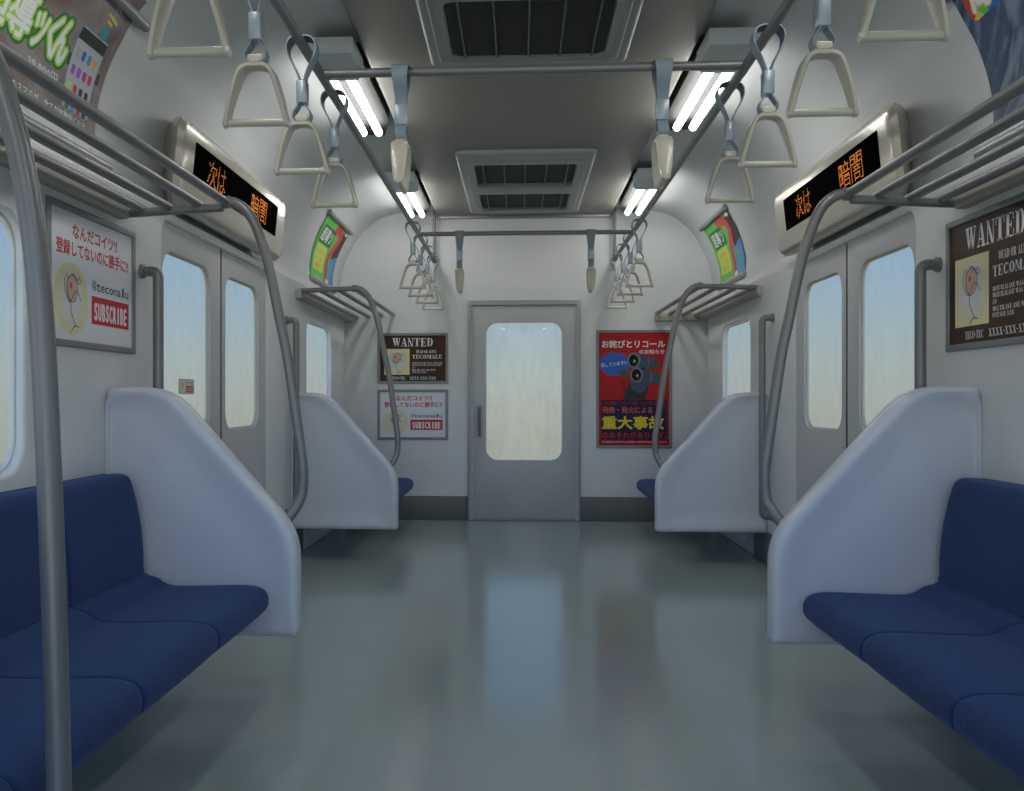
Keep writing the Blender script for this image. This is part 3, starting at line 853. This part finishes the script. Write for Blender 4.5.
# ------------------------------------------------------------------ side displays
def led_text(side):
    """amber dot characters, local u from the left of the screen, v up"""
    spots = [('次', .0), ('は', .0)]
    dots = []
    def glyph(ch, u0, u1, v0, v1, nx=15, ny=16):
        V, F = text_mesh(ch, 0.0)
        a, b = min(v[0] for v in V), max(v[0] for v in V); c, d = min(v[1] for v in V), max(v[1] for v in V)
        for i in range(nx):
            for j in range(ny):
                x = a + (i + .5) / nx * (b - a); y = c + (j + .5) / ny * (d - c); hit = False
                for f in F:
                    P = [V[k] for k in f]; s = [(P[k][0] - P[k - 1][0]) * (y - P[k - 1][1]) - (P[k][1] - P[k - 1][1]) * (x - P[k - 1][0]) for k in range(len(P))]
                    if all(q >= 0 for q in s) or all(q <= 0 for q in s): hit = True; break
                if hit: dots.append((u0 + (i + .5) / nx * (u1 - u0), v0 + (j + .5) / ny * (v1 - v0), (u1 - u0) / nx * .31))
    W4 = [('次', .155, .272), ('は', .285, .39), ('暗', .785, .915), ('闇', .925, 1.055)]
    out = []
    for ch, a, b in W4:
        dots.clear(); glyph(ch, a, b, .022, .134); out.append(list(dots))
    return out
for side, sn in ((-1, 'left'), (1, 'right')):
    t = thing('destination_display', 'cream shelled display with amber dot characters above the %s side doors' % sn, 'display', (side * 1.45, 4.315, 1.93)); L = Vector(t.location)
    yc = 4.315
    # face leans out at the top
    def ringp(xo, hw, z0, z1, r, lean=.0):
        return [Vector((side * (xo + (lean * (1.935 - z) / .33)), y, z)) - L for y, z in rrect(yc - hw, z0, yc + hw, z1, r, 7)]
    bm = bmesh.new()
    rings = [ringp(1.56, .50, 1.82, 2.14, .05), ringp(1.50, .60, 1.80, 2.155, .06), ringp(1.45, .70, 1.785, 2.15, .07, .02), ringp(1.41, .775, 1.772, 2.135, .07, .03), ringp(1.385, .80, 1.772, 2.12, .06, .035), ringp(1.364, .785, 1.79, 2.095, .05, .035), ringp(1.360, .765, 1.805, 2.08, .04, .035)]
    loft(bm, rings)
    obj('display_shell', bm, 'led_body', t)
    y0, y1, z0, z1 = 3.655, 4.915, 1.885, 2.045
    face = lambda y, z, d: Vector((side * (1.360 + .035 * (1.935 - z) / .33 - d), y, z)) - L
    bm = bmesh.new(); vs = [bm.verts.new(face(y, z, d)) for d in (-.01, .0025) for y, z in ((y0, z0), (y1, z0), (y1, z1), (y0, z1))]
    for q in ((0, 1, 2, 3), (4, 5, 6, 7), (0, 1, 5, 4), (1, 2, 6, 5), (2, 3, 7, 6), (3, 0, 4, 7)): bm.faces.new([vs[i] for i in q])
    scr = obj('screen', bm, 'black', t, smooth=False)
    for chars in led_text(side):
      bm = bmesh.new()
      for u, v, h in chars:
        y = (y0 + u) if side < 0 else (y1 - .04 - u)
        z = z0 + v
        q = [bm.verts.new(face(y + a * h, z + b * h * .85, .0035)) for a, b in ((-1, -1), (1, -1), (1, 1), (-1, 1))]
        bm.faces.new(q)
      obj('amber_character', bm, 'amber', scr, smooth=False)

# ------------------------------------------------------------------ partitions
def partition(side, y0, y1, label):
    t = thing('seat_partition', label, 'partition', (side * 1.2, (y0 + y1) / 2, .2), 'moulded partitions at the bench ends'); L = Vector(t.location)
    poly = [(.787, .197), (1.452, .197), (1.452, 1.041), (1.228, 1.041), (.787, .548)]
    poly = [(x, z) for x, z in poly]
    rads = [.02, .008, .03, .10, .09]; ks = [1, .12, .55, 1, 1]
    th = y1 - y0
    prof_ = [(.014, 0), (.005, .005), (.0, .016), (.0, th - .016), (.005, th - .005), (.014, th)]
    dish = [(.030, .0), (.045, .003), (.07, .010), (.10, .0165), (.13, .020), (.16, .021)]
    rings = []
    for d, y, kk in [(a, b, ks) for a, b in dish[::-1]] + [(d, y, None) for d, y in prof_] + [(a, th - b, ks) for a, b in dish]:
        rings.append([Vector((side * x, y0 + y, z)) - L for x, z in inset_ring(poly, d, rads, 6, kk)])
    bm = bmesh.new(); loft(bm, rings)
    obj('moulded_panel', bm, 'part', t, angle=50)
    # bracket against the wall
    bm = bmesh.new(); box(bm, side * (W - .03) , side * (W + .001), y0 + .01, y1 - .01, .22, .30, bev=.003)
    for v in bm.verts: v.co -= L
    obj('wall_bracket', bm, 'frame', t)
    return t
for side, sn in ((-1, 'left'), (1, 'right')):
    partition(side, 3.05, 3.13, 'pale lavender moulded partition beside the near blue bench on the %s' % sn)
    partition(side, 5.598, 5.678, 'smaller pale partition beyond the %s side doors, hiding the far bench' % sn)

# ------------------------------------------------------------------ benches
SEATP = [(1.315, .41), (1.285, .408), (1.255, .400), (1.225, .382), (1.18, .374), (1.05, .377), (.96, .379), (.915, .375), (.888, .362), (.876, .340), (.876, .312), (.888, .292), (.915, .279), (.97, .272), (1.31, .27)]
BACKP = [(1.312, .415), (1.303, .44), (1.304, .50), (1.312, .58), (1.328, .66), (1.340, .705), (1.352, .734), (1.372, .748), (1.405, .750), (1.440, .743), (1.447, .718), (1.447, .42)]
def cushion(bm, P, side, y0, y1, L, bulge=.006):
    P = [Vector((x, 0, z)) for x, z in smooth_closed(P)]
    cx = sum(p.x for p in P) / len(P); cz = sum(p.z for p in P) / len(P)
    n = 10; rings = []
    h = (y1 - y0)
    ts = [(0, .009), (.003, .0045), (.010, .0015), (.028, .0005), (.06, 0), (.2, -.001), (.5, -.0015), (.8, -.001), (.94, 0), (.972, .0005), (.990, .0015), (.997, .0045), (1, .009)]
    for t, d in ts:
        ring = []
        for i, p in enumerate(P):
            a = P[i - 1]; b = P[(i + 1) % len(P)]; tg = (b - a).normalized(); nr = Vector((-tg.z, 0, tg.x))
            ring.append(Vector((side * (p.x + nr.x * d), y0 + t * h, p.z + nr.z * d)) - L)
        rings.append(ring)
    loft(bm, rings)
def smooth_closed(P, n=3):
    out = []; m = len(P)
    for i in range(m):
        a, b, c, d = [Vector(P[(i + k - 1) % m]) for k in range(4)]
        for k in range(n):
            t = k / n; q = .5 * ((2 * b) + (c - a) * t + (2 * a - 5 * b + 4 * c - d) * t * t + (3 * b - a - 3 * c + d) * t ** 3); out.append((q.x, q.y))
    # orientation so that the computed normal points inward
    if area(out) < 0: out = out[::-1]
    return out
def bench(side, y_end, n, step, label, sgn):
    """n places counted away from the partition at y_end"""
    ya, yb = sorted((y_end, y_end + sgn * n * step))
    t = thing('bench_seat', label, 'bench', (side * 1.2, (ya + yb) / 2, .0), 'blue benches along the walls'); L = Vector(t.location)
    for k in range(n):
        a, b = sorted((y_end + sgn * k * step, y_end + sgn * (k + 1) * step))
        bm = bmesh.new(); cushion(bm, SEATP, side, a, b, L); obj('seat_cushion', bm, 'fabric', t, angle=60)
        bm = bmesh.new(); cushion(bm, BACKP, side, a, b, L); obj('backrest_cushion', bm, 'fabric', t, angle=60)
    bm = bmesh.new(); box(bm, side * 1.02, side * (W - .002), ya + .02, yb - .02, .248, .273, bev=.004)
    for v in bm.verts: v.co -= L
    obj('seat_frame', bm, 'part', t)
    m = max(2, n // 2)
    for k in range(m):
        y = ya + (k + .5) / m * (yb - ya); bm = bmesh.new()
        pts = [(1.06, .25), (W - .004, .25), (W - .004, .08), (1.40, .08)]
        loft(bm, [[Vector((side * x, y - .012, z)) - L for x, z in pts], [Vector((side * x, y + .012, z)) - L for x, z in pts]])
        obj('seat_bracket', bm, 'part', t, smooth=False)
    return t
bench(-1, 3.030, 7, .515, 'long blue fabric bench in the left foreground, behind the upright pole', -1)
bench(1, 3.030, 7, .515, 'long blue fabric bench in the right foreground, cut by the frame edge', -1)
bench(-1, 5.70, 3, .515, 'small far blue bench on the left, only its front corner showing past the partition', 1)
bench(1, 5.70, 3, .515, 'small far blue bench on the right, only its front corner showing past the partition', 1)

# ------------------------------------------------------------------ luggage racks
RX = [1.080, 1.182, 1.286, 1.385]
RZ = [1.700, 1.695, 1.684, 1.679]
def rack(side, ya, yb, ypipe, label, end_strip=False, extra=()):
    far = yb >= YE
    t = thing('luggage_rack', label, 'luggage rack', (side * W, (ya + yb) / 2, 1.68), 'luggage racks over the benches'); L = Vector(t.location)
    for x, z in zip(RX, RZ):
        bm = bmesh.new(); tube(bm, [Vector((side * x, y, z)) - L for y in (ya, (ya + yb) / 2, yb)], .0155, 14); obj('rack_rod', bm, 'rail', t)
    for y in (ypipe,) + tuple(extra):
        bm = bmesh.new()
        tube(bm, [Vector((side * x, y, z)) - L for x, z in ((1.09, 1.682), (1.25, 1.674), (1.44, 1.664))] if not far else [Vector((side * x, y, z)) - L for x, z in ((1.07, 1.700), (1.25, 1.694), (1.44, 1.686))], .0155, 14)
        obj('cross_pipe', bm, 'rail', t)
    bm = bmesh.new(); box(bm, side * (W - .034), side * (W + .02), ya - (.03 if far else 0), yb - (0 if far else .05), 1.636, 1.695, bev=.01, seg=3)
    for v in bm.verts: v.co -= L
    s = obj('wall_strip', bm, 'beige', t); s['label'] = 'beige strip under the rods'
    if end_strip:
        bm = bmesh.new(); box(bm, side * 1.06, side * (W - .03), YE - .045, YE, 1.632, 1.700, bev=.012, seg=3)
        for v in bm.verts: v.co -= L
        s = obj('end_strip', bm, 'beige', t); s['label'] = 'beige strip on the end wall'
    return t
for side, sn in ((-1, 'left'), (1, 'right')):
    rack(side, -1.0, 3.225, 3.205, 'large four-rod steel luggage rack over the near %s bench' % sn, extra=(1.5,))
    rack(side, 5.745, YE, 5.745, 'small far luggage rack in the %s corner by the end wall' % sn, end_strip=(side > 0))

# ------------------------------------------------------------------ poles
CURVE = [(1.078, 1.700), (1.045, 1.697), (1.005, 1.668), (.975, 1.62), (.942, 1.53), (.918, 1.44), (.885, 1.28), (.858, 1.15), (.830, .96), (.813, .84), (.803, .76), (.802, .71), (.808, .655), (.826, .61), (.848, .577)]
def end_pole(side, y, ypart, label):
    t = thing('grab_pole', label, 'pole', (side * .8, y, .58), 'curved poles at the bench ends'); L = Vector(t.location)
    pts = smooth_path([(side * x, y + (0 if z > .66 else (ypart - y) * (1 - (z - .575) / .085)), z) for x, z in CURVE], 5)
    bm = bmesh.new(); tube(bm, [p - L for p in pts], .0182, 18); obj('pipe', bm, 'rail', t)
    bm = bmesh.new(); e = pts[-1] - L; d = (pts[-1] - pts[-3]).normalized()
    tube(bm, [e - d * .012, e + d * .004], .0225, 18); obj('foot_collar', bm, 'rail', t)
    bm = bmesh.new(); e = pts[0] - L
    tube(bm, [e + Vector((side * .012, 0, 0)), e - Vector((side * .012, 0, 0))], .0225, 18); obj('top_collar', bm, 'rail', t)
for side, sn in ((-1, 'left'), (1, 'right')):
    end_pole(side, 3.205, 3.135, 'curved steel pole from the near %s rack down to the near partition' % sn)
    end_pole(side, 5.745, 5.69, 'thinner-looking far curved pole bending down to the far %s partition' % sn)
for side, lb in ((-1, 'tall upright grey pole closest to the viewer, crossing the left bench'), (1, 'upright grey pole at the middle of the right bench, beyond the frame')):
    t = thing('grab_pole', lb, 'pole', (side * .80, 1.5, 0)); L = Vector(t.location)
    pr = [(1.078, 1.700), (1.03, 1.694), (.975, 1.655), (.930, 1.575), (.899, 1.485), (.874, 1.39), (.852, 1.25), (.839, 1.083), (.827, .83), (.818, .578), (.812, .342), (.810, .1), (.810, .004)]
    bm = bmesh.new(); tube(bm, [p - L for p in smooth_path([(side * x, 1.5, z) for x, z in pr], 5)], .0205, 20); obj('pipe', bm, 'rail', t)
    bm = bmesh.new(); tube(bm, [Vector((side * .810, 1.5, z)) - L for z in (.002, .014)], .042, 20); obj('floor_flange', bm, 'rail', t)

def door_rail(side, y, label):
    t = thing('door_handrail', label, 'handrail', (side * 1.40, y, .9), 'vertical handrails beside the side doors'); L = Vector(t.location)
    X = 1.385
    pts = fillet([(side * (W - .001), y, 1.478), (side * X, y, 1.478), (side * X, y, .31), (side * (W - .001), y, .31)], .045, 8)
    bm = bmesh.new(); tube(bm, [p - L for p in pts], .0195, 16); obj('pipe', bm, 'rail', t)
    for z in (1.478, .31):
        bm = bmesh.new(); tube(bm, [Vector((side * (W - .012), y, z)) - L, Vector((side * W, y, z)) - L], .027, 18); obj('wall_flange', bm, 'rail', t)
for side, sn in ((-1, 'left'), (1, 'right')):
    door_rail(side, 3.353, 'vertical steel handrail on the near side of the %s doors, above the near partition' % sn)
    door_rail(side, 5.48, 'vertical steel handrail on the far side of the %s doors' % sn)

# ------------------------------------------------------------------ posters
left_wall = lambda y0, z0: (lambda u, v, d: Vector((-(W - d), y0 + u, z0 + v)))
right_wall = lambda y1, z0: (lambda u, v, d: Vector((W - d, y1 - u, z0 + v)))
end_wall = lambda x0, z0: (lambda u, v, d: Vector((x0 + u, YE - d, z0 + v)))
framed_poster('framed_poster', 'large white notice with red lettering and red SUBSCRIBE button on the left side wall', 'poster', subscribe_art, .627, .446, left_wall(2.657, 1.164))
framed_poster('framed_poster', 'large brown WANTED poster on the right side wall, cut by the frame edge', 'poster', wanted_art, .627, .446, right_wall(3.287, 1.164))
framed_poster('framed_poster', 'small brown WANTED poster on the end wall, left of the door', 'poster', wanted_art, .588, .419, end_wall(-1.213, 1.129))
framed_poster('framed_poster', 'small white SUBSCRIBE notice on the end wall, under the brown poster', 'poster', subscribe_art, .588, .416, end_wall(-1.213, .665))
framed_poster('framed_poster', 'tall red poster with yellow lettering on the end wall, right of the door', 'poster', recall_art, .614, .965, end_wall(.590, .600))

def small_art(w, h):
    p = Print()
    p.rect(0, 0, w, h, 'leaf_green', 0)
    p.poly([(w * .62, 0), (w * .70, h * .35), (w * .80, h * .62), (w * 1.0, h * .8), (w, 0)], 'sky_blue', 1)
    p.poly([(w * .74, h * .45), (w * .78, h * .9), (w, h * .97), (w, h * .55)], 'umber', 2)
    p.stroke([(w * .60, h * .02), (w * .64, h * .2), (w * .62, h * .42), (w * .72, h * .62), (w * .80, h * .80), (w * .66, h * .92), (w * .48, h * .86)], .10 * w, 'snake_red', 3)
    p.stroke([(w * .80, h * .1), (w * .84, h * .28), (w * .80, h * .40)], .06 * w, 'leaf_green', 3)
    p.poly(rrect(w * .07, h * .58, w * .56, h * .86, .03 * w, 3), 'deep_green', 4)
    p.text('超導ツ', w * .10, h * .61, w * .53, h * .83, 'ink_white', 5, .02)
    p.poly(rrect(w * .07, h * .16, w * .50, h * .56, .03 * w, 3), 'yellow_green', 4)
    p.text('新発売', w * .16, h * .42, w * .42, h * .50, 'soft_orange', 5, .02)
    p.text('一本', w * .16, h * .30, w * .42, h * .39, 'soft_orange', 5, .02)
    p.text('満足', w * .16, h * .19, w * .42, h * .28, 'soft_orange', 5, .02)
    p.rect(w * .08, h * .04, w * .50, h * .06, 'silver_ink', 4)
    p.ellipse(w * .93, h * .93, .05 * w, .03 * h, 'ink_white', 5)
    p.ellipse(w * .68, h * .07, .07 * w, .04 * h, 'ink_pale', 5)
    return p
def curved_poster(name, label, art, side, y0, y1, s0, s1, bars):
    t = thing(name, label, 'poster', (side * 1.48, (y0 + y1) / 2, 2.1)); L = Vector(t.location)
    w, h = y1 - y0, s1 - s0
    def f(u, v, d):
        x, z, nx, nz = prof(s0 + v); d += .006
        y = (y0 + u) if side < 0 else (y1 - u)
        return Vector((side * (x + nx * d), y, z + nz * d)) - L
    art(w, h).build('printed_sheet', f, t, cuts=[k * .028 for k in range(1, int(h / .028) + 1)])
    for s, r, ext in bars:
        x, z, nx, nz = prof(s)
        bm = bmesh.new(); tube(bm, [Vector((side * (x + nx * .012), y, z + nz * .012)) - L for y in (y0 - ext, (y0 + y1) / 2, y1 + ext)], r, 12)
        obj('holder_bar', bm, 'frame', t)
    return t
for side, sn in ((-1, 'left'), (1, 'right')):
    curved_poster('curved_poster', 'small bright green and yellow curved poster above the far %s rack' % sn, small_art, side, 6.44, 7.22, .155, .635, ((.145, .019, .03), (.648, .019, .03)))

def phone_art(w, h):
    """u measured from the near end; the sheet ends at u = w"""
    p = Print(); Z0 = 3.125 - w; S0 = .17
    A = lambda z, s: (z - Z0, s - S0)
    p.rect(0, 0, w, h, 'dusky_print', 0)
    for off, m, ly in ((.15, 'deep_green', 1), (.075, 'lime', 2), (.022, 'ink_white', 3)):
        for ch, za, zb, sa, sb in (('超', 2.40, 2.525, .345, .50), ('導', 2.528, 2.645, .345, .50), ('ツ', 2.652, 2.722, .352, .462), ('く', 2.735, 2.785, .352, .49), ('ん', 2.778, 2.86, .352, .495)):
            (a, b), (c, d) = A(za, sa), A(zb, sb)
            p.text(ch, a, b, c, d, m, ly, off, shear=.12, ref=.02)
    (a, b), (c, d) = A(2.48, .278), A(2.64, .302); p.text('本体価格', a, b, c, d, 'price_ink', 1, .02)
    (a, b), (c, d) = A(2.665, .283), A(2.845, .322); p.text('39,800円', a, b, c, d, 'price_ink', 1, .025)
    p.rect(*A(2.3, .17), *A(3.125, .19), 'silver_ink', 1)
    (a, b), (c, d) = A(2.50, .197), A(3.05, .228); p.text('あなたのスマホが…全てが体験版になる', a, b, c, d, 'ink_black', 3, .07)
    p.text('あなたのスマホが…全てが体験版になる', a, b, c, d, 'ink_white', 4, .02, ref=.07)
    # phone
    p.poly(rrect(*A(2.885, .235), *A(3.068, .517), .012, 3), 'teal', 1)
    p.poly(rrect(*A(2.889, .239), *A(3.064, .513), .010, 3), 'phone_glass', 2)
    p.rect(*A(2.889, .468), *A(3.064, .508), 'ink_black', 3)
    cols = ['silver_ink', 'recall_blue', 'teal', 'soft_orange', 'violet', 'violet', 'magenta', 'magenta', 'yellow_green', 'ink_red', 'ink_black', 'ink_black', 'deep_green', 'sky_blue', 'ink_red', 'ink_black']
    for r in range(4):
        for q in range(4):
            z = 2.905 + q * .038; s = .425 - r * .058
            p.poly(rrect(*A(z, s - .014), *A(z + .024, s + .018), .005, 2), cols[r * 4 + q], 4)
            p.rect(*A(z + .003, s - .021), *A(z + .021, s - .017), 'silver_ink', 4)
    p.rect(*A(3.066, .37), *A(3.088, .41), 'umber', 3)
    p.rect(*A(2.872, .37), *A(2.886, .41), 'umber', 3)
    # little teal whirligig on top of the phone
    (x, y) = A(3.012, .535); p.ellipse(x, y, .022, .026, 'teal', 4)
    p.stroke([A(3.010, .51), A(3.02, .60), A(3.025, .66)], .004, 'silver_ink', 3, False)
    p.stroke([A(2.985, .597), A(3.055, .585)], .011, 'rainbow_yellow', 5, False)
    p.stroke([A(2.995, .575), A(3.03, .57)], .010, 'rainbow_yellow', 5, False)
    p.stroke([A(3.0, .637), A(3.045, .630)], .009, 'rainbow_yellow', 5, False)
    p.ellipse(*A(3.02, .648), .009, .010, 'soft_orange', 6)
    (a, b), (c, d) = A(2.80, .60), A(2.86, .655); p.text('新', a, b, c, d, 'silver_ink', 2)
    return p
def water_art(w, h):
    """u from the far end"""
    p = Print(); Z1 = 3.118; S0 = .17
    A = lambda z, s: (Z1 - z, s - S0)
    p.rect(0, 0, w, h, 'rippled_water', 0)
    for m, off, ly in (('rainbow_yellow', .10, 2), ('ink_white', .045, 4)):
        (a, b), (c, d) = A(3.055, .545), A(2.93, .66); p.text('海', a, b, c, d, m, ly, off, shear=0, ref=.04)
        (a, b), (c, d) = A(2.925, .545), A(2.80, .66); p.text('行', a, b, c, d, m, ly, off, shear=0, ref=.04)
    p.poly(rrect(*A(3.075, .530), *A(2.76, .675), .03, 4), 'violet', 1)
    p.poly([A(3.075, .535), A(3.075, .67), A(3.0, .67), A(3.01, .530)], 'ink_red', 1.3)
    p.poly([A(3.062, .528), A(3.04, .56), A(2.98, .56), A(2.98, .526)], 'leaf_green', 1.5)
    p.poly([A(3.065, .532), A(3.05, .524), A(3.01, .526), A(3.03, .55)], 'rainbow_yellow', 1.6)
    p.poly([A(2.98, .526), A(2.98, .56), A(2.90, .56), A(2.90, .526)], 'recall_blue', 1.5)
    return p
curved_poster('curved_poster', 'large curved poster with a phone and green Japanese lettering above the near left rack', phone_art, -1, .95, 3.125, .17, .72, ((.10, .019, .05), (.655, .020, .08)))
curved_poster('curved_poster', 'large curved poster of dark blue rippled water above the near right rack', water_art, 1, .95, 3.118, .17, .72, ((.10, .019, .05), (.655, .020, .03)))

# sticker on the left door's glass
t = thing('door_sticker', 'tiny notice sticker with a red block on the left door window', 'sticker', (-(W + .033), 3.905, 1.05)); L = Vector(t.location)
p = Print(); w, h = .185, .062 * 1.05
p.rect(0, 0, w, h, 'silver_ink', 0); p.rect(.008, .004, w - .008, h - .004, 'ink_pale', 1)
p.rect(.085, .008, w - .014, .036, 'ink_red', 2); p.text('SUBSCRIBE', .092, .014, w - .02, .030, 'ink_white', 3)
p.text('@tecomalu', .085, .042, w - .014, .056, 'ink_black', 2)
p.ellipse(.044, h / 2, .028, .026, 'ink_cream', 2); p.ellipse(.044, h / 2 + .006, .011, .013, 'ink_pink', 3)
p.build('printed_sheet', lambda u, v, d: Vector((-(W + .0325) + d, 3.815 + u, 1.022 + v)) - L, t)

for o in list(COL.objects):
    if o.name == 'ceiling_back': o.name = 'ceiling'
